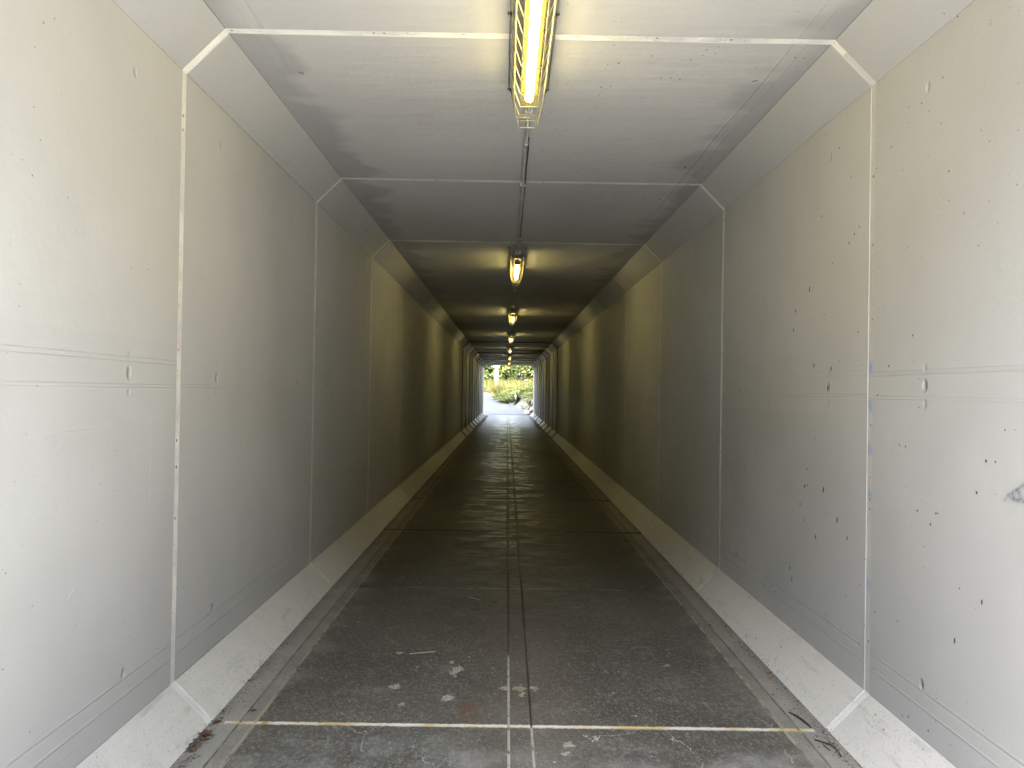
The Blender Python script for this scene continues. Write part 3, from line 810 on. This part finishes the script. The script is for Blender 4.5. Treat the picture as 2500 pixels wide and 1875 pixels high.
# bollard light
bz = path_z(55.6) - .02
bol = empty('bollard_light', (.56, 55.6, bz), label='grey bollard light with dark louvred head beside the far path', cat='bollard')
M_BOL = simple('grey_green_metal', (.045, .056, .054), .45, .12, 10)
q = MB(); q.lathe([(.0, 0), (.088, 0), (.088, .74), (.0, .74)], 20); q.build('post', M_BOL, bol, True)
q = MB(); q.lathe([(.0, .742), (.055, .742), (.055, .93), (0, .93)], 16); q.build('lens', simple('frosted_lens', (.10, .105, .10), .3, .05), bol, True)
for k in range(3):
    q = MB(); zz = .765 + k*.062; q.lathe([(.056, zz), (.088, zz - .012), (.088, zz + .018), (.056, zz + .03)], 20); q.build('louvre', M_CLIP, bol, True)
for s in range(4):
    q = MB(); a = s*math.pi/2 + .78; q.tube([(.075*math.cos(a), .075*math.sin(a), .74), (.075*math.cos(a), .075*math.sin(a), .95)], .012, 6); q.build('strut', M_CLIP, bol)
q = MB(); q.lathe([(0, .945), (.088, .945), (.088, .985), (.07, .995), (0, .995)], 20); q.build('cap', M_BOL, bol, True)

# signpost
sx, sy = -1.045, 66.0; sz = ground_z(sx, sy)
sg = empty('signpost', (sx, sy, sz), label='white signpost with a tall narrow panel and a cross board on top', cat='sign')
M_SIGN = simple('white_sign_enamel', (.74, .75, .78), .5, .03, 4)
q = MB(); q.lathe([(0, -.3), (.03, -.3), (.03, 2.33 - sz + 1.3), (0, 2.33 - sz + 1.3)], 10); q.build('post', simple('grey_sign_post', (.38, .40, .43), .5, .1), sg, True)
q = MB(); q.box(-.155, .155, -.052, -.032, 2.33 - sz, 3.31 - sz, .004); pn = q.build('panel', M_SIGN, sg)
M_INK = simple('faded_blue_ink', (.30, .34, .50), .6, .1)
q = MB()
for cx_, cz_, w_, h_ in ((-.02, 3.19, .05, .02), (.03, 3.16, .03, .03), (-.01, 2.93, .07, .018), (0.02, 2.89, .02, .04), (0, 2.55, .09, .02), (0, 2.52, .05, .02)):
    q.box(cx_ - w_/2, cx_ + w_/2, -.0555, -.0525, cz_ - h_/2 - sz, cz_ + h_/2 - sz)
q.build('marking', M_INK, pn)
q = MB(); q.box(-.27, .27, -.052, -.032, 3.50 - sz, 3.64 - sz, .004); q.build('cross_board', M_SIGN, sg)
q = MB()
for s in (-1, 1): q.box(s*.075 - .012, s*.075 + .012, -.0315, .0, 3.28 - sz, 3.52 - sz)
q.build('strap', simple('dark_strap', (.10, .11, .12), .5, .1), sg)

# low edging of two pale courses where the path meets the golden grass
eg = empty('path_edging', (-5, 70.2, path_z(70)), label='low pale edging of two courses between the path and the golden grass', cat='edging')
M_BEAM = simple('pale_sandstone_course', (.42, .38, .30), .8, .15, 3)
for k, (za, zb_) in enumerate(((0.0, .12), (.15, .29))):
    q = MB(); q.box(-6, 4.2, -.12 + .05*k, .18, za + .08, zb_ + .10, .012); q.build('course', M_BEAM, eg)
q = MB(); q.box(-6, 4.15, -.03, .17, -.05, .24); q.build('bedding_joint', simple('orange_soil', (.22, .11, .04), .9, .2), eg)

# ------------------------------------------------------------------ light
w = bpy.data.worlds.new('World'); S.world = w; w.use_nodes = True
nt = w.node_tree; bg = nt.nodes['Background']; sky = nt.nodes.new('ShaderNodeTexSky')
EL, SB = R(60), R(14)
sd = Vector((-math.cos(EL)*math.cos(SB), -math.cos(EL)*math.sin(SB), math.sin(EL)))
sky.sky_type = 'NISHITA'; sky.sun_disc = False; sky.sun_elevation = EL; sky.sun_rotation = math.atan2(sd.x, sd.y)
sky.dust_density = 2.0
hz = nt.nodes.new('ShaderNodeHueSaturation'); hz.inputs['Saturation'].default_value = .5      # a milky, hazy sky
nt.links.new(sky.outputs[0], hz.inputs['Color']); nt.links.new(hz.outputs[0], bg.inputs[0]); bg.inputs[1].default_value = .15
sl = bpy.data.lights.new('sun', 'SUN'); sl.energy = 2.4; sl.angle = R(.5); sl.color = (1, .97, .92)
so = link(bpy.data.objects.new('sun', sl)); so.rotation_euler = (-sd).to_track_quat('-Z', 'Y').to_euler()

# ------------------------------------------------------------------ camera
cam = bpy.data.cameras.new('camera'); co = link(bpy.data.objects.new('camera', cam)); S.camera = co
cam.sensor_fit = 'HORIZONTAL'; cam.sensor_width = 36; cam.lens = 36*1660/2212
cam.clip_start = .05; cam.clip_end = 2000
yaw, pit, rol = .0061, .0093, .016
fw = Vector((math.sin(yaw)*math.cos(pit), math.cos(yaw)*math.cos(pit), math.sin(pit)))
rt = fw.cross(Vector((0, 0, 1))).normalized(); up = rt.cross(fw)
r2 = rt*math.cos(rol) + up*math.sin(rol); u2 = up*math.cos(rol) - rt*math.sin(rol)
mw = Matrix(((r2.x, u2.x, -fw.x, -.0801), (r2.y, u2.y, -fw.y, 0), (r2.z, u2.z, -fw.z, 1.4764), (0, 0, 0, 1)))
co.matrix_world = mw

S.render.engine = 'CYCLES'
S.cycles.use_denoising = True; S.cycles.denoiser = 'OPENIMAGEDENOISE'
S.cycles.max_bounces = 14; S.cycles.diffuse_bounces = 6; S.cycles.adaptive_threshold = .02; S.cycles.glossy_bounces = 4
S.cycles.sample_clamp_indirect = 30
S.cycles.caustics_reflective = False; S.cycles.caustics_refractive = False
S.view_settings.view_transform = 'Standard'; S.view_settings.look = 'None'; S.view_settings.gamma = 1
S.view_settings.exposure = 4.38
